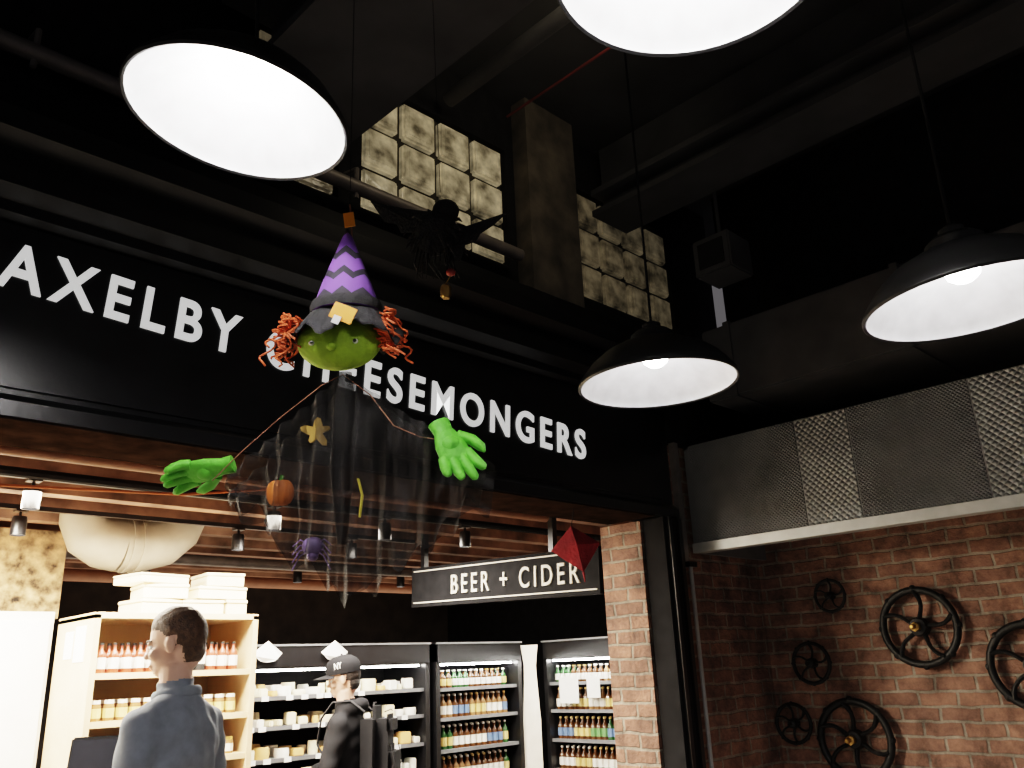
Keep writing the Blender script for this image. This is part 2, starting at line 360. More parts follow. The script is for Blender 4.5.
# ------------------------------------------------------------------ shop interior ceiling
yy=3.45; i=0
while yy<8.9:
    simple("ceiling_joist",[((-2.0,yy-.05,2.54),(7.6,yy+.05,2.745),RWOOD)]); yy+=.40+.03*(i%3); i+=1
b=MB(); RUST=mat("rust_pipe",(.20,.09,.05),rough=.6)
b.tube([(-1.9,3.65,2.49),(3.9,3.65,2.49)],.028,RUST,10); b.tube([(-1.9,4.05,2.49),(5.9,4.05,2.49)],.022,BLKM,8)
b.tube([(-1.9,6.3,2.47),(7.5,6.3,2.47)],.04,PIPE,10); b.tube([(-1.9,7.4,2.45),(7.5,7.4,2.45)],.05,RUST,10)
b.tube([(-1,3.75,2.40),(.8,3.75,2.36),(1.6,3.72,2.40),(2.2,3.7,2.5)],.006,mat("orange_cable",(.40,.11,.03),rough=.7),6)
b.build("ceiling_pipe")
SPOTB=mat("spot_lens",(1,1,1),emit=60,ecol=(1,.93,.82))
def spot(x,y):
    b=MB(); b.lathe([(0,.10),(.035,.10),(.038,.09),(.038,0),(.032,0),(.030,.02)],BLK,None,16); b.lathe([(.030,.02),(0,.02)],SPOTB,None,16); b.tube([(0,0,.1),(0,0,.132)],.008,BLK,6); b.bb((-.03,-.03,.125),(.03,.03,.135),BLK)
    b.build("track_spotlight",loc=(x,y,2.373))
for p in ((1.13,4.25),(2.55,5.05),(2.35,4.25),(1.30,5.05),(3.1,4.25),(3.4,5.05),(3.75,4.25),(3.9,6.6),(5.0,6.6),(2.6,6.6)): spot(*p)
b=MB()
for y in (4.25,5.05,6.6): b.bb((-1.9,y-.015,2.51),(3.95 if y<6 else 7,y+.015,2.535),BLK)
b.build("lighting_track",smooth=False)
light("shop_ceiling_light","AREA",(1.7,4.2,2.45),170,(1,.87,.70),1.6,.3)
light("shop_ceiling_light.001","AREA",(3.1,4.6,2.45),80,(1,.90,.78),1.0,.5)
light("shop_ceiling_light.002","AREA",(4.9,4.5,2.45),55,(1,.90,.76),.8,.8)
light("shop_ceiling_light.003","AREA",(0.5,4.7,2.45),200,(1,.88,.70),1.4,.5)
light("joist_fill","AREA",(1.8,4.9,2.05),16,(1,.82,.64),2.5,.5,rot=(rad(180),0,0))  # added light with no fixture, brightens the joists from below
light("joist_fill.001","AREA",(4.2,7.2,1.95),24,(1,.76,.55),4.5,1.5,rot=(rad(180),0,0))  # same kind of added fill for the joists further back
b=MB(); TAN=mat("duct_cream",(.40,.35,.27),rough=.5,var=.15,scale=5)
b.tube([(2.34,5.4,2.74),(2.33,5.4,2.64),(2.29,5.4,2.54),(2.20,5.4,2.46),(2.06,5.4,2.42),(1.95,5.4,2.42)],[.15,.16,.165,.17,.17,.17],TAN,28)
for x in (2.06,2.00): b.tube([(x,5.4,2.42),(x-.02,5.4,2.42)],.178,TAN,28)
b.tube([(1.95,5.4,2.42),(1.86,5.4,2.43),(1.78,5.4,2.47),(1.74,5.4,2.54),(1.73,5.4,2.74)],[.17,.165,.155,.14,.13],TAN,28)
b.build("ventilation_duct")
# ------------------------------------------------------------------ wooden display shelf
def jar(b,x,y,z,r,h,body,lid,label=None):
    T=Matrix.Translation((x,y,z)); b.lathe([(0,0),(r,0),(r,h*.72),(r*.8,h*.82),(r*.8,h*.84)],body,T,8); b.lathe([(r*.86,h*.82),(r*.86,h),(0,h)],lid,T,8)
    if label: b.lathe([(r*1.03,h*.15),(r*1.03,h*.6)],label,T,8)
def bottle(b,x,y,z,r,h,body,cap,label):
    T=Matrix.Translation((x,y,z)); b.lathe([(0,0),(r,0),(r,h*.58),(r*.75,h*.68),(r*.36,h*.78),(r*.34,h*.93)],body,T,8); b.lathe([(r*.42,h*.92),(r*.42,h),(0,h)],cap,T,8); b.lathe([(r*1.03,h*.14),(r*1.03,h*.5)],label,T,8)
AMB=mat("amber_glass",(.08,.03,.01),rough=.15,var=.2); GRN=mat("green_glass",(.02,.07,.02),rough=.15); REDS=mat("red_sauce",(.26,.05,.025),rough=.3); HON=mat("honey",(.24,.12,.05),rough=.2)
LW=mat("label_white",(.8,.78,.72)); LY=mat("label_yellow",(.62,.46,.18)); LR=mat("label_red",(.45,.08,.05)); LB=mat("label_blue",(.12,.2,.35)); LG=mat("label_green",(.12,.28,.10)); LID=mat("lid_black",(.02,.02,.02),rough=.4); LGD=mat("lid_gold",(.6,.42,.15),rough=.3,metal=.7)
X0,X1,YF,YB=1.62,2.53,4.70,5.25
b=MB(); t=.03
b.bb((X0,YF,0),(X0+t,YB,1.95),WOOD); b.bb((X1-t,YF,0),(X1,YB,1.95),WOOD); b.bb((X0+t,YB-.02,0),(X1-t,YB,1.95),WOOD)
SHZ=[.12,.45,.75,1.02,1.22,1.43,1.66]
for z in SHZ: b.bb((X0+t,YF+.01,z-.03),(X1-t,YB-.02,z),WOOD)
b.bb((X0,YF,1.93),(X1,YB,1.96),WOOD)
b.bb((X0-.004,4.80,1.72),(X0,4.95,1.90),PAPER); b.bb((X0-.004,4.98,1.74),(X0,5.10,1.88),PAPER)
wsh=b.build("wooden_display_shelf",smooth=False)
b=MB()
for zi,z in enumerate(SHZ[1:]):
    x=X0+.07
    while x<X1-.06:
        k=zi%3
        for yy in (YF+.06,YF+.14):
            if z>1.6: 
                if x>X0+.42 and x<X0+.62: bottle(b,x,yy,z+.001,.032,.24,LID,LW,LW)
                else: bottle(b,x,yy,z+.001,.026,.15,REDS,LID,LW)
            elif k==0: jar(b,x,yy,z+.001,.03,.085,HON,LGD,LW)
            elif k==1: jar(b,x,yy,z+.001,.028,.10,HON,LW,LY)
            else: jar(b,x,yy,z+.001,.03,.10,HON,LGD,LW)
        x+=.066
b.build("preserve_jars")
def crate(x,y,z,w,d,h,rz=0):
    b=MB(); b.bb((-w/2,-d/2,0),(w/2,d/2,h*.72),BOXW,.003); b.bb((-w/2-.004,-d/2-.004,h*.76),(w/2+.004,d/2+.004,h),BOXW,.004); b.bb((-w/2+.01,-d/2+.01,h*.7),(w/2-.01,d/2-.01,h*.78),WOOD)
    b.build("cheese_box",loc=(x,y,z),rot=(0,0,rz),smooth=False)
for i,(x,z,w,hh,rz) in enumerate(((1.98,1.96,.24,.08,.1),(2.23,1.96,.24,.08,-.05),(2.42,1.96,.13,.085,.05),(2.02,2.043,.24,.08,-.12),(2.33,2.047,.30,.07,.06),(1.97,2.126,.30,.05,.2),(2.36,2.12,.22,.075,-.08))):
    crate(x,4.90,z,w,.26,hh,rz)
simple("service_counter",[((.2,3.82,0),(2.1,4.2,.91),WOOD),((.15,3.78,.91),(2.15,4.25,.95),mat("counter_top",(.5,.36,.22),rough=.4))])
b=MB(); R=Matrix.Rotation(rad(-15),3,'X')
b.box((0,0,.33),(.22,.03,.24),BLK,R,.008); b.box((0,.04,.13),(.05,.04,.26),BLK,R,.005); b.bb((-.12,-.08,0),(.12,.12,.02),BLK,.005); b.box((.0,-.018,.335),(.195,.004,.21),mat("screen",(.02,.022,.03),rough=.2),R)
b.build("pos_terminal",loc=(1.44,3.98,.951),rot=(0,0,-.6))
simple("white_display_cabinet",[((-.6,5.27,0),(1.60,5.75,2.0),WWALL),((-.55,5.255,1.0),(1.58,5.27,1.95),PAPER)])
# ------------------------------------------------------------------ refrigerated cases
CH=mat("cheese_pale",(.80,.71,.50),rough=.6,var=.15); CHW=mat("cheese_white",(.85,.83,.76),rough=.6,var=.08); CHO=mat("cheese_orange",(.70,.42,.16),rough=.6)
def case(name,w,h,shelves,d=.55):
    b=MB(); t=.04
    b.bb((-w/2,0,0),(-w/2+t,d,h),BLK); b.bb((w/2-t,0,0),(w/2,d,h),BLK); b.bb((-w/2,d-.03,0),(w/2,d,h),BLKM); b.bb((-w/2,0,0),(w/2,d,.35),BLK)
    b.bb((-w/2,-.01,h-.15),(w/2,d,h),BLK,.01); b.bb((-w/2,-.02,h-.012),(w/2,0,h),STEEL)
    for z in shelves: b.bb((-w/2+t,.03,z-.015),(w/2-t,d-.03,z),STEEL); b.bb((-w/2+t,.022,z-.022),(w/2-t,.03,z+.002),STEEL)
    return b
def strip(w,z,e,col,parent):
    b=MB(); b.bb((-w/2+.06,.05,z-.012),(w/2-.06,.07,z),mat("led_strip",(1,1,1),emit=e,ecol=col)); return b.build("led_strip",parent)
cs=[.55,.75,.94,1.12,1.31,1.49]
e=empty("cheese_display_fridge",(3.38,5.2,0))
case("cheese",1.66,1.81,cs).build("case",e,smooth=False)
strip(1.66,1.655,45,(1,.95,.86),e)
b=MB()
for z in cs:
    x=-.76
    while x<.74:
        w=random.uniform(.04,.11); m=random.choice([CH,CHW,CHW,CH,CHW,CHO])
        for yy in (.10,.24):
            hh=random.uniform(.03,.085)
            if random.random()<.4: b.lathe([(0,0),(w/2,0),(w/2+.004,hh*.5),(w/2,hh),(0,hh)],m,Matrix.Translation((x+w/2,yy,z)),12)
            else: b.box((x+w/2,yy,z+hh/2),(w*.9,.10,hh),m,Matrix.Rotation(random.uniform(-.3,.3),3,'Z'),.006)
        if random.random()<.6: b.box((x+w/2,.018,z-.010),(.05,.004,.03),PAPER)
        x+=w+random.choice((.02,.02,.05))
b.build("cheese_pieces",e)
b=MB()
for x in (-.52,-.02):
    N=12; vs=[(x,-.03,1.83)]+[(x+.13*math.sin(-.95+1.9*i/N),-.03-.01*math.sin(i),1.83-.13*math.cos(-.95+1.9*i/N)) for i in range(N+1)]
    vs2=[(p[0],p[1]-.006,p[2]) for p in vs]; n=len(vs)
    b.add(vs+vs2,[tuple(range(n)),tuple(range(n,2*n))[::-1]]+[(i,(i+1)%n,n+(i+1)%n,n+i) for i in range(n)],PAPER)
b.build("hanging_price_fans",e,smooth=False)
def beer(name,loc,rotz,w,seed):
    rnd=random.Random(seed); e=empty(name,loc,(0,0,rotz)); sh=[.62,.83,1.05,1.27,1.48]
    case(name,w,1.81,sh).build("case",e,smooth=False); strip(w,1.655,80,(1,.97,.90),e)
    b=MB()
    for z in sh:
        x=-w/2+.08; k=0
        while x<w/2-.07:
            if k%3==0: lab=rnd.choice([LW,LY,LW,LB,LY,LW,LY,LW,LG]); body=rnd.choice([AMB,AMB,AMB,GRN,HON]); cap=rnd.choice([LW,LY,LGD,LW])
            for yy in (.09,.17): bottle(b,x,yy,z,.025,.165 if z<1.45 else .13,body,cap,lab)
            x+=.058; k+=1
    b.build("beer_bottles",e)
    return e
f1=beer("beer_fridge",(4.72,5.2,0),0,.90,3)
f2=beer("beer_fridge",(5.38,4.72,0),rad(-90),.86,5)
f3=beer("beer_fridge",(5.38,3.85,0),rad(-90),.86,8)
b=MB(); b.box((-.16,-.0,1.42),(.2,.006,.2),PAPER); b.box((.1,-.0,1.44),(.13,.006,.16),PAPER); b.build("notice_paper",f2,smooth=False)
b=MB(); prof=[(.10,0),(.10,1.2),(.075,1.5),(.07,1.62),(.10,1.78)]
vs=[]
for w,z in prof: vs+=[(5.24-w*.5,5.19+w*.5-.02,z),(5.24+w*.5+.0,5.19-w*.5-.02,z)]
vs+=[(x+.03,y+.03,z) for x,y,z in vs]; n=len(prof); fs=[]
for i in range(n-1):
    a=2*i; fs+=[(a,a+1,a+3,a+2),(2*n+a,2*n+a+2,2*n+a+3,2*n+a+1),(a,a+2,2*n+a+2,2*n+a),(a+1,2*n+a+1,2*n+a+3,a+3)]
fs+=[(0,2*n,2*n+1,1),(2*n-2,2*n-1,4*n-1,4*n-2)]
b.add(vs,fs,WWALL); b.build("corner_panel",smooth=False)
# ------------------------------------------------------------------ people
def cloth(name,col,rough=.85,var=.1,bump=.6,bscale=9): return mat(name,col,rough,0,var,30,bump,bscale,spec=.2)
SKIN=mat("skin",(.60,.36,.27),rough=.5,var=.08,scale=20)
def person(name,loc,rotz,H,cfg):
    s=H/1.80; b=MB(); bones=[]
    dm=BLK
    def seg(pts,rs,label,flat=None,sg=14):
        b.tube(pts,rs,dm,sg,flat=flat)
        for i in range(len(pts)-1):
            ra=rs[i] if not isinstance(rs[i],tuple) else sum(rs[i])/2; rb=rs[i+1] if not isinstance(rs[i+1],tuple) else sum(rs[i+1])/2
            bones.append((Vector(pts[i]),Vector(pts[i+1]),ra,rb,label))
    def ball(c,r,label):
        b.ell(c,r,dm); rr=r if not isinstance(r,tuple) else sum(r)/3; bones.append((Vector(c),Vector(c)+Vector((0,0,.001)),rr,rr,label))
    seg([(0,0,.84),(0,0,.90),(0,0,.98),(0,.005,1.08),(0,.0,1.20),(0,-.01,1.31),(0,-.018,1.39),(0,-.02,1.44),(0,-.018,1.475),(0,-.014,1.50)],
        [(.118,.162),(.125,.170),(.120,.164),(.116,.158),(.124,.168),(.127,.180),(.112,.182),(.092,.154),(.074,.104),(.062,.072)],'top',flat=(0,1,0),sg=28)
    seg([(0,0,.80),(0,0,.86)],[(.112,.158),(.115,.160)],'leg',flat=(0,1,0),sg=20)
    seg([(0,-.012,1.46),(0,.0,1.60)],[.060,.056],'skin')
    seg([(0,-.014,1.475),(0,-.012,1.510)],[.076,.068],'top')
    for sx in (-1,1):
        st=cfg.get('stride',0)*sx
        seg([(sx*.085,0,.86),(sx*.095,.02+st*.5,.48),(sx*.10,-.01+st,.10)],[.092,.064,.052],'leg')
        seg([(sx*.10,-.06+st,.045),(sx*.10,.02+st,.05),(sx*.105,.11+st,.035),(sx*.108,.17+st,.03)],[(.042,.036),(.045,.04),(.034,.045),(.024,.034)],'shoe')
        ball((sx*.10,-.045+st,.045),(.038,.045,.043),'shoe')
        el,wr=cfg['arm'][0 if sx<0 else 1]; sh=Vector((sx*.168,-.015,1.395)); el=Vector(el); wr=Vector(wr)
        ball(sh,.066,'top'); seg([(sx*.06,-.018,1.44),(sx*.12,-.018,1.43),sh],[(.055,.05),(.055,.05),(.055,.055)],'top')
        seg([sh,sh.lerp(el,.5),el],[.068,.060,.050],'top'); ball(el,.050,'top')
        seg([el,el.lerp(wr,.5),wr],[.050,.044,.036],'top')
        d=(wr-el).normalized(); n=Vector((0,0,-1)) if abs(d.z)<.7 else Vector((-sx,0,0))
        n=(n-d*n.dot(d)).normalized(); tt=d.cross(n)
        if tt.dot(Vector((sx,0,0)))<0 and abs(d.z)<.7: tt=-tt
        if abs(d.z)>=.7 and tt.y>0: tt=-tt
        seg([wr-d*.02,wr+d*.02,wr+d*.06,wr+d*.095],[(.024,.026),(.018,.034),(.017,.042),(.013,.040)],'skin',flat=n)
        for k,(off,ln) in enumerate(((-.033,.072),(-.011,.080),(.011,.074),(.033,.058))):
            p0=wr+d*.085+tt*off; dd=(d+tt*off*2.5).normalized(); pp=[p0,p0+dd*ln*.45,p0+dd*ln*.8+n*ln*.18,p0+dd*ln*.98+n*ln*.42]
            seg(pp,[.0095,.009,.0085,.0072],'skin',sg=8)
        p0=wr+d*.03-tt*.026; seg([p0,p0+d*.028-tt*.026,p0+d*.055-tt*.034+n*.008,p0+d*.075-tt*.032+n*.016],[.0135,.0115,.010,.0085],'skin',sg=8)
    hr=Matrix.Rotation(cfg.get('head',0),3,'Z')@Matrix.Rotation(cfg.get('nod',0),3,'X'); hc=Vector((0,.012,1.675))
    def hp(x,y,z): return hc+hr@Vector((x,y,z))
    H4=hr.to_4x4()
    def hb(c,r): b.ell(hp(*c),r,dm,H4,20,12); rr=sum(r)/3; bones.append((hp(*c),hp(c[0],c[1],c[2]+.001),rr,rr,'head'))
    hb((0,-.012,.030),(.076,.096,.094)); hb((0,.022,-.030),(.060,.068,.078)); hb((0,.052,-.082),(.032,.032,.026)); hb((0,-.04,-.03),(.058,.055,.07))
    hb((0,.078,.012),(.045,.016,.012))
    hb((0,.096,-.028),(.013,.020,.013)); hb((0,.088,-.008),(.009,.014,.026))
    hb((0,.084,-.060),(.024,.012,.006)); hb((0,.082,-.070),(.021,.012,.007))
    for sx in (-1,1): hb((sx*.078,-.008,-.008),(.010,.020,.032)); hb((sx*.045,.06,-.03),(.022,.02,.022))
    if cfg.get('hood'): 
        for k in range(9):
            t=math.pi*(1.0+k/8.0); ball((.10*math.cos(t),-.02+.09*math.sin(t),1.485-.02*math.sin(t)),(.045,.045,.05),'top')
    tmp=b.build("tmp",smooth=False)
    md=tmp.modifiers.new("r",'REMESH'); md.mode='VOXEL'; md.voxel_size=.0062
    sm=tmp.modifiers.new("s",'SMOOTH'); sm.factor=.5; sm.iterations=2
    dg=bpy.context.evaluated_depsgraph_get(); me=bpy.data.meshes.new_from_object(tmp.evaluated_get(dg)); bpy.data.objects.remove(tmp)
    n=len(me.vertices); co=np.empty(n*3); me.vertices.foreach_get("co",co); co=co.reshape(-1,3)
    best=np.full(n,1e9); lab=np.zeros(n,int); labels=['top','leg','skin','shoe','head','hair']
    for A,B,ra,rb,l in bones:
        A_=np.array(A);B_=np.array(B); d=B_-A_; L2=max((d*d).sum(),1e-9); t=np.clip(((co-A_)@d)/L2,0,1)
        dist=np.linalg.norm(co-(A_+t[:,None]*d),axis=1)-(ra+(rb-ra)*t)
        k=dist<best; best[k]=dist[k]; lab[k]=labels.index(l)
    ed=np.empty(len(me.edges)*2,int); me.edges.foreach_get("vertices",ed); ed=ed.reshape(-1,2)
    deg=np.bincount(ed.ravel(),minlength=n)[:,None]
    gm=(lab<=1)
    for _ in range(28):
        acc=np.zeros_like(co); np.add.at(acc,ed[:,0],co[ed[:,1]]); np.add.at(acc,ed[:,1],co[ed[:,0]])
        avg=acc/np.maximum(deg,1); co[gm]=co[gm]*.4+avg[gm]*.6
    me.vertices.foreach_set("co",co.ravel()); me.update()
    no=np.empty(n*3); me.vertices.foreach_get("normal",no); no=no.reshape(-1,3)
    hl=(co-np.array(hc))@np.array(hr)
    ishead=lab==4
    x,y,z=hl[:,0],hl[:,1],hl[:,2]
    line=np.where(y>.03,.052+(y-.03)*.25,np.where(y>-.02,.0+(y+.02)*1.04,np.where(y>-.045,-.01,-.075)))
    hair=ishead&(z>line)
    ear=ishead&(np.abs(x)>.073)&(y>-.032)&(y<.016)&(z>-.045)&(z<.026); hair&=~ear
    lab[hair]=5
    nz=.5+.5*np.sin(x*70+2*np.sin(z*60))*np.sin(z*60+y*90)
    fade=np.clip((z-line)/.035,0,1)
    co[hair]+=no[hair]*(cfg.get('hairt',.010)*(.25+.75*fade[hair])*(.85+.25*nz[hair]))[:,None]
    tp=(lab==0); w=np.sin(co[:,2]*42+co[:,0]*18+3*np.sin(co[:,0]*13+co[:,1]*9))*np.sin(co[:,2]*17-co[:,0]*24+co[:,1]*15)
    co[tp]+=no[tp]*(.005+.006*w[tp])[:,None]
    lg=(lab==1); co[lg]+=no[lg]*(.004*w[lg])[:,None]
    me.vertices.foreach_set("co",(co*s).ravel())
    me.materials.clear()
    for m in [cfg['top'],cfg['leg'],SKIN,cfg['shoe'],SKIN,cfg['hair']]: me.materials.append(m)
    mi=[int(lab[p.vertices[0]]) for p in me.polygons]
    me.polygons.foreach_set("material_index",mi); me.polygons.foreach_set("use_smooth",[True]*len(mi)); me.update()
    e=empty(name,loc,(0,0,rotz)); o=bpy.data.objects.new("body",me); SC.collection.objects.link(o); o.parent=e
    D=MB(); EW=mat("eye_white",(.8,.8,.78),rough=.2); EI=mat("iris",(.08,.05,.03),rough=.2)
    for sx in (-1,1):
        D.ell(hp(sx*.031,.071,-.004)*s,.0115*s,EW,seg=12,rings=8); D.ell(hp(sx*.031,.0805,-.004)*s,.0045*s,EI,seg=10,rings=6)
        D.tube([hp(sx*(.014+.012*i),.093-.003*i*i,.020+.003*math.sin(i*1.2))*s for i in range(4)],[.003*s]*4,cfg['hair'],6)
    D.tube([hp(-.020+.01*i,.0955-.0012*(i-2)**2,-.065)*s for i in range(5)],[.0022*s]*5,mat("lip",(.45,.18,.15)),6)
    if cfg.get('collar'):
        N=20; pts=[]
        for i in range(N+1):
            t=math.pi/2+.35+(2*math.pi-.7)*i/N; pts.append(Vector((.079*math.cos(t),-.012+.079*math.sin(t),1.502-.012*math.sin(t)))*s)
        D.tube(pts,[(.017*s,.006*s)]*(N+1),cfg['collarm'],8,flat=(0,0,1))
    D.build("details",e)
    return e,hp,s
SHIRT=cloth("shirt_blue_grey",(.18,.205,.245)); TROU=cloth("trousers",(.03,.035,.05)); SHOE=mat("shoe_leather",(.03,.02,.015),rough=.4)
HBR=mat("brown_hair",(.060,.030,.016),rough=.65,var=.5,scale=60,bump=.4,bscale=160); HBK=mat("dark_hair",(.02,.014,.012),rough=.6,var=.4,scale=60,bump=.6,bscale=120)
man,_,_=person("standing_man",(1.44,3.28,0),rad(28),1.87,dict(top=SHIRT,leg=TROU,shoe=SHOE,hair=HBR,head=rad(20),nod=rad(-8),collar=True,collarm=SHIRT,
    arm=(((-.24,-.02,1.11),(-.20,.20,1.02)),((.25,.0,1.11),(.17,.22,1.04))),hairt=.011))
HOOD=cloth("hoodie_black",(.010,.010,.012)); JEAN=cloth("jeans",(.02,.022,.03))
far,hp,s=person("shopper",(3.15,4.72,0),rad(40),1.70,dict(top=HOOD,leg=JEAN,shoe=SHOE,hair=HBK,head=rad(8),nod=rad(-8),hood=True,stride=.06,
    arm=(((-.26,.03,1.12),(-.16,.24,1.10)),((.26,.02,1.12),(.15,.24,1.12))),hairt=.012))
b=MB(); CAPM=cloth("cap_black",(.010,.010,.012)); Mh=(Matrix.Translation(hp(0,0,0)*s)@(Matrix.Rotation(rad(8),4,'Z')@Matrix.Rotation(rad(-8),4,'X')))
prof=[(.100,.030),(.102,.055),(.098,.085),(.084,.112),(.055,.133),(.02,.141),(0,.142)]
b.lathe(prof,CAPM,Mh@Matrix.Translation((0,-.006,0))@Matrix.Diagonal((.90,1.08,1,1)),24); b.ell(Mh@Vector((0,-.006,.143)),.008,CAPM)
vs=[];fs=[]
for j in range(5):
    for i in range(13):
        t=math.pi*(.12+.76*i/12); rr=.098+.075*j/4*math.sin(t)
        vs.append(Mh@Vector((.92*rr*math.cos(t) if j else .92*.098*math.cos(t),.0+rr*math.sin(t)*1.05,.036-.012*j/4-.02*math.cos(t)**2)))
n=len(vs); vs+=[v+Vector((0,0,.004)) for v in vs]
for j in range(4):
    for i in range(12):
        a=j*13+i; fs+=[(a,a+1,a+14,a+13),(n+a,n+a+13,n+a+14,n+a+1)]
for i in range(12): a=52+i; fs.append((a,a+1,n+a+1,n+a))
b.add(vs,fs,CAPM); 
for a_,c_ in (((-.02,.060),(-.02,.095)),((-.02,.095),(.0,.060)),((.0,.060),(.0,.095)),((.005,.098),(.014,.080)),((.023,.098),(.014,.080)),((.014,.080),(.014,.062))):
    ang=rad(170)
    def q(p): 
        th=ang+p[0]*9; return Mh@Vector((.101*math.cos(th)*.93,-.006+.101*math.sin(th)*1.1,p[1]))
    b.tube([q(a_),q(c_)],.0030,WHITE,6)
b.build("baseball_cap",far)
b=MB(); BP=cloth("backpack_fabric",(.012,.012,.014),bump=.3); BP2=mat("backpack_grey",(.022,.022,.024),rough=.9,spec=.2)
b.box((0,-.205,1.20),(.30,.17,.44),BP,None,.075); b.box((0,-.295,1.10),(.22,.08,.20),BP,None,.038); b.box((0,-.285,1.31),(.20,.06,.12),BP,None,.028)
b.tube([(-.03,-.19,1.41),(-.02,-.19,1.435),(.02,-.19,1.435),(.03,-.19,1.41)],.006,BP2,8)
for sx in (-1,1):
    b.tube([(sx*.09,-.15,1.39),(sx*.11,-.07,1.455),(sx*.115,.04,1.45),(sx*.125,.105,1.36),(sx*.14,.12,1.22),(sx*.18,.02,1.08),(sx*.14,-.13,1.02)],[(.018,.006)]*7,BP2,8,flat=(1,0,0))
    b.tube([(sx*.10,-.282,1.0),(sx*.10,-.337,1.1),(sx*.09,-.315,1.2)],.003,BP2,6)
b.tube([(-.10,-.275,1.385),(0,-.29,1.395),(.10,-.275,1.385)],.003,BP2,6)
b.build("backpack",far)
# ------------------------------------------------------------------ hanging witch decoration
K=.0027; WO=Vector((1.18,1.80,2.44)); we=empty("witch_decoration",WO,(0,0,rad(-45)))
def P(u,v,y=0): return Vector(((u-337)*K,y,(345-v)*K))
PUR=stripes_mat("hat_purple_chevron",(.17,.065,.35),(.015,.012,.02),.070); LIME=mat("lime_fabric",(.28,.46,.03),rough=.75,var=.2,scale=30,bump=.4,bscale=60)
FELT=mat("black_felt",(.012,.012,.013),rough=.9,bump=.4); ORG=mat("orange_yarn",(.55,.10,.025),rough=.7,var=.3); GRG=mat("glove_green",(.10,.46,.03),rough=.6,var=.15,scale=25,bump=.4,bscale=60)
TAG=mat("orange_tag",(.85,.33,.02),rough=.5); TUL=tulle_mat("black_tulle",(.014,.012,.011),.50); WIRE=mat("orange_cord",(.22,.09,.05),rough=.7)
b=MB(); T=Matrix.Translation(P(337,308))@Matrix.Rotation(rad(-.5),4,'Y')
b.lathe([(.094,-.02),(.090,.0),(.066,.075),(.040,.145),(.016,.210),(.004,.240),(0,.242)],PUR,T@Matrix.Diagonal((1,.8,1,1)),32); b.build("hat_cone",we)
b=MB(); N=64; vs=[];fs=[]
for j in range(8):
    for i in range(N):
        t=2*math.pi*i/N; q=j/7; r=.080+.066*q; w=.015*q*math.sin(t*5+1)+.010*math.sin(t*9+2)*q+.006*math.sin(t*17)*q
        front=max(0,-math.sin(t))
        vs.append(T@Vector((r*math.cos(t)*1.06,r*math.sin(t)*.70,-.006-q**1.2*(.058+.034*abs(math.cos(t))+.010*front)+w)))
for j in range(7):
    for i in range(N): k=(i+1)%N; fs.append((j*N+i,j*N+k,(j+1)*N+k,(j+1)*N+i))
n=len(vs); vs+=[v+Vector((0,0,-.005)) for v in vs]; fs+=[tuple(n+q for q in f[::-1]) for f in fs]
b.add(vs,fs,FELT); b.lathe([(.096,-.018),(.098,.0),(.094,.012),(.090,.012)],FELT,T@Matrix.Diagonal((1,.82,1,1)),32); b.build("hat_brim",we)
b=MB(); c=P(331,344); b.ell(c,(.112,.062,.078),LIME,seg=32,rings=20); b.ell(P(328,357,-.059),(.013,.016,.010),LIME)
for u in (308,350): b.ell(P(u,351,-.050),(.008,.006,.007),WHITE); b.ell(P(u,351,-.056),(.005,.004,.005),BLK)
b.build("face",we)
b=MB()
Rt=Matrix.Rotation(rad(25),3,'Y'); b.box(P(343,332,-.118),(.062,.003,.044),TAG,Rt); b.box(P(337,339,-.121),(.02,.003,.022),PAPER,Rt); b.build("price_tag",we,smooth=False)
b=MB()
for side,u0 in ((-1,286),(1,378)):
    for k in range(26):
        st=P(u0+random.uniform(-9,7),random.uniform(312,340),random.uniform(-.05,.03)); L=random.uniform(.04,.09); ph=random.uniform(0,6); pts=[]
        dx=side*random.uniform(-.1,.8)
        for q in range(15):
            f=q/14; pts.append(st+Vector((dx*L*f+.014*math.cos(ph+f*13),.012*math.sin(ph+f*13),-L*f+.014*math.sin(f*5+ph))))
        b.tube(pts,.0028,ORG,5)
b.build("hair_curls",we)
def cape(yoff,seed,shrink):
    b=MB(); rows,cols=26,56; vs=[];fs=[]
    for j in range(rows+1):
        v=j/rows
        for i in range(cols+1):
            u=-1+2*i/cols
            xt=u*(144 if u>0 else 118)*shrink; top=3+abs(u)**.95*98; bot=(138 if u>0 else 128)+84*max(0,1-abs(u)*1.15)**.8+7*math.sin(u*14+seed)+5*math.sin(u*31+seed*2)
            px=337+xt*(1-.06*v); py=373+top+(bot-top)*v
            y=yoff+.034*math.sin(u*19+seed+v*1.5)*(.25+v)+.018*math.sin(u*43+seed+v)+.03*abs(u)+.012*math.sin(v*13+u*5)
            vs.append(P(px,py,y))
    for j in range(rows):
        for i in range(cols): a=j*(cols+1)+i; fs.append((a,a+1,a+cols+2,a+cols+1))
    b.add(vs,fs,TUL); return b
cape(0,1,1).build("cape_front",we); cape(.07,4,.93).build("cape_back",we)
b=MB(); b.tube([P(337,376),P(337,420,.02),P(334,470,.03),P(336,540,.03)],[(.018,.018),(.040,.03),(.045,.03),(.012,.012)],tulle_mat("tulle_dense",(.012,.011,.011),.5),14); b.build("cape_core",we)
b=MB(); b.tube([P(215,478),P(240,452),P(275,420),P(315,388),P(335,378),P(362,400),P(385,432),P(410,444),P(430,448)],.0015,WIRE,6); b.build("arm_cord",we)
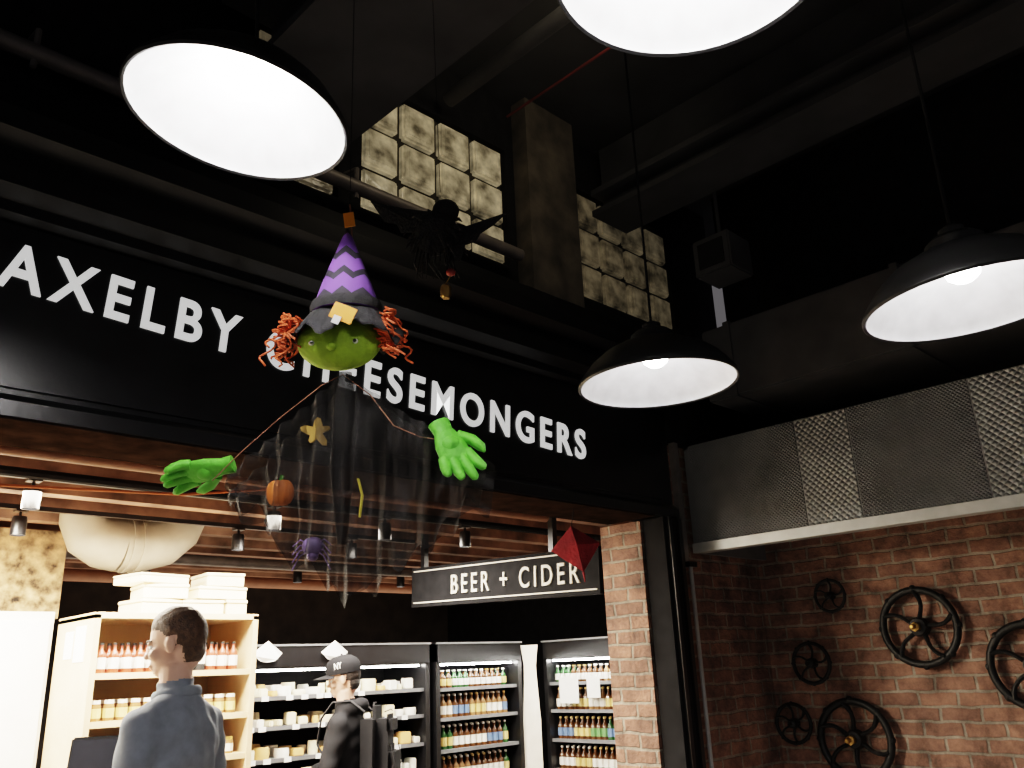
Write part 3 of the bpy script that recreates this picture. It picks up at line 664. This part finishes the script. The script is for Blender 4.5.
def glove(name,wrist,d,n,scale):
    b=MB(); d=Vector(d).normalized(); n=Vector(n); n=(n-d*n.dot(d)).normalized(); t=d.cross(n); S=scale
    b.tube([wrist-d*.03*S,wrist,wrist+d*.04*S,wrist+d*.085*S,wrist+d*.10*S],[(.020*S,.030*S),(.020*S,.026*S),(.020*S,.040*S),(.018*S,.042*S),(.010*S,.034*S)],GRG,14,flat=n)
    for off,ln,cur in ((-.032,.070,.25),(-.011,.085,.10),(.011,.078,.35),(.032,.058,.5)):
        p0=wrist+d*.08*S+t*off*S; dd=(d+t*off*7).normalized()
        b.tube([p0,p0+dd*ln*.4*S,p0+dd*ln*.75*S+n*ln*cur*.3*S,p0+dd*ln*S+n*ln*cur*.7*S,p0+dd*(ln+.008)*S+n*ln*cur*.8*S],[.0145*S,.015*S,.0135*S,.011*S,.003*S],GRG,10)
    p0=wrist+d*.025*S-t*.03*S; b.tube([p0,p0+d*.03*S-t*.03*S,p0+d*.06*S-t*.042*S,p0+d*.075*S-t*.044*S],[.015*S,.015*S,.013*S,.004*S],GRG,10)
    b.ell(wrist+d*.05*S,(.028*S,.028*S,.028*S),GRG); return b.build(name,we)
glove("glove_left",P(220,462,.03),(-1,0,-.18),(0,-.6,-1),.92)
glove("glove_right",P(432,440,.0),(.42,-.3,-.9),(.2,-1,.1),.98)
glm=mat("glitter_gold",(.42,.26,.05),rough=.6,metal=.3)
b=MB()
def leaf(c,r,m,lobes=5,th=.003):
    vs=[];k=30
    for s_ in (-1,1):
        for i in range(k):
            t=2*math.pi*i/k; q=r*(.45+.55*abs(math.cos(t*lobes/2))**2)*(1+.2*math.sin(t*3)); vs.append(c+Vector((q*math.sin(t),s_*th+.008*math.sin(t*2),q*math.cos(t))))
    b.add(vs,[tuple(range(k)),tuple(range(k,2*k))[::-1]]+[(i,(i+1)%k,k+(i+1)%k,k+i) for i in range(k)],m)
leaf(P(309,432,.03),.040,glm); PK=mat("pumpkin_orange",(.65,.18,.03),rough=.6)
c=P(276,490,.03)
for k in range(6): t=math.pi*k/6; b.ell(c+Vector((.014*math.cos(t*2),.006*math.sin(t*2),0)),(.022,.018,.033),PK)
b.tube([c+Vector((0,0,.03)),c+Vector((.004,0,.045))],.005,GRG,6)
b.tube([P(354,485,-.03),P(358,500,-.03),P(356,520,-.03)],[(.012,.003),(.010,.003),(.006,.003)],mat("yellow_ribbon",(.5,.42,.05)),8)
SP=mat("purple_glitter",(.18,.12,.28),rough=.5,metal=.2); c=P(308,541,.04); b.ell(c,(.028,.018,.024),SP); b.ell(c+Vector((0,0,-.024)),(.015,.013,.013),SP)
for sx in (-1,1):
    for k in range(4): b.tube([c,c+Vector((sx*.03,-.01,.016-.014*k)),c+Vector((sx*.048,-.01,.0-.020*k))],.0018,SP,5)
b.build("ornaments",we)
b=MB(); b.tube([P(341,228),P(339,200),P(338,190)],.0025,WIRE,6); b.box(P(338,209,-.005),(.03,.002,.045),TAG,Matrix.Rotation(rad(-8),3,'Y'))
b.tube([P(338,190),Vector((0,0,3.95-WO.z))],.0012,BLKM,5); b.build("hanging_loop",we)
# ------------------------------------------------------------------ hanging bat creature
K2=.0029; BO=Vector((1.62,1.95,2.98)); be=empty("bat_decoration",BO,(0,0,rad(-45)))
def Q(u,v,y=0): return Vector(((u-430)*K2,y,(220-v)*K2))
FUR=mat("black_fur",(.010,.010,.011),rough=.95,var=.4,bump=1,bscale=90)
b=MB(); b.ell(Q(430,218),(.070,.05,.085),FUR,Matrix.Rotation(.3,4,'Y')); b.ell(Q(442,190),(.046,.04,.04),FUR)
for k in range(60):
    a=random.uniform(0,6.28); r=random.uniform(.03,.085); c=Q(430,215)+Vector((r*math.cos(a),random.uniform(-.05,.03),1.1*r*math.sin(a))); d=Vector((math.cos(a),0,math.sin(a)-.5))*random.uniform(.02,.05)
    b.tube([c,c+d*.6,c+d+Vector((0,0,-.012))],[.009,.006,.001],FUR,5)
def wing(pts,c):
    vs=[c+Vector((0,.0,0))]+pts; n=len(vs); vs2=[v+Vector((0,.004,0)) for v in vs]
    b.add(vs+vs2,[(0,i,i+1) for i in range(1,n-1)]+[(n,n+i+1,n+i) for i in range(1,n-1)],FUR)
    for q in pts[::2]: b.tube([c,q],.003,FUR,5)
wing([Q(425,190),Q(392,178,.03),Q(352,163,.05),Q(368,190,.05),Q(380,188,.04),Q(388,208,.04),Q(400,203,.03),Q(405,235,.03),Q(418,240)],Q(425,215))
wing([Q(440,200),Q(474,222,-.02),Q(512,206,-.05),Q(497,220,-.05),Q(482,228,-.04),Q(476,238,-.04),Q(464,238,-.02),Q(458,258,-.02),Q(440,252)],Q(440,220))
for k in range(12):
    u=410+k*4.2; b.tube([Q(u,235),Q(u+random.uniform(-6,6),258,-.01),Q(u+random.uniform(-9,9),276,0)],[(.012,.004),(.009,.003),(.004,.001)],FUR,6)
b.ell(Q(447,272,-.02),(.016,.012,.014),mat("red_glow_bead",(.35,.04,.03),rough=.3)); b.tube([Q(447,276,-.02),Q(441,286,-.02)],.002,glm,5)
b.lathe([(0,-.028),(.012,-.028),(.018,-.02),(.018,.012),(.010,.02),(0,.024)],BRASS,Matrix.Translation(Q(441,294,-.02)),8)
b.tube([Q(436,165),Vector((0,0,3.95-BO.z))],.0012,BLKM,5); b.build("bat_body",be)
b=MB(); r=.115; RED=mat("red_fabric",(.20,.008,.015),rough=.85,var=.3,bump=.4); vs=[(-r*1.15,0,.0),(0,-.05,.02),(r*1.1,0,.03),(0,.05,.02),(-.02,0,r*1.1),(.03,0,-r)]
b.add(vs,[(0,1,4),(1,2,4),(2,3,4),(3,0,4),(1,0,5),(2,1,5),(3,2,5),(0,3,5)],RED); b.tube([(-.02,0,r),(0,0,.215)],.002,BLKM,5); b.tube([(.03,0,-r),(.035,0,-r-.05)],[.008,.002],RED,6)
b.build("red_hanging_ornament",loc=(3.36,2.94,2.17),rot=(0,0,rad(-45)),smooth=False)
# ------------------------------------------------------------------ lighting / world / camera
w=bpy.data.worlds.new("world"); SC.world=w; w.use_nodes=True; w.node_tree.nodes["Background"].inputs[0].default_value=(.66,.63,.66,1); w.node_tree.nodes["Background"].inputs[1].default_value=.10
light("upper_wall_fill","AREA",(2.6,1.9,4.6),3,(1,.85,.6),1.0,.3,rot=(rad(75),0,0))  # added fill with no real source, aimed at the upper wall and glass
cam=bpy.data.cameras.new("camera"); co=bpy.data.objects.new("camera",cam); SC.collection.objects.link(co); SC.camera=co
cam.sensor_width=36; cam.lens=36*850/1024; cam.clip_start=.01
a,p,r=rad(45),rad(18.5),rad(-2.4)
F=Vector((math.cos(a)*math.cos(p),math.sin(a)*math.cos(p),math.sin(p))); R0=Vector((math.sin(a),-math.cos(a),0)); U0=R0.cross(F)
R=R0*math.cos(r)+U0*math.sin(r); U=U0*math.cos(r)-R0*math.sin(r)
co.matrix_world=Matrix(((R.x,U.x,-F.x,0),(R.y,U.y,-F.y,0),(R.z,U.z,-F.z,1.6),(0,0,0,1)))
SC.view_settings.view_transform='Filmic'; SC.view_settings.look='Medium High Contrast'; SC.view_settings.exposure=0.5
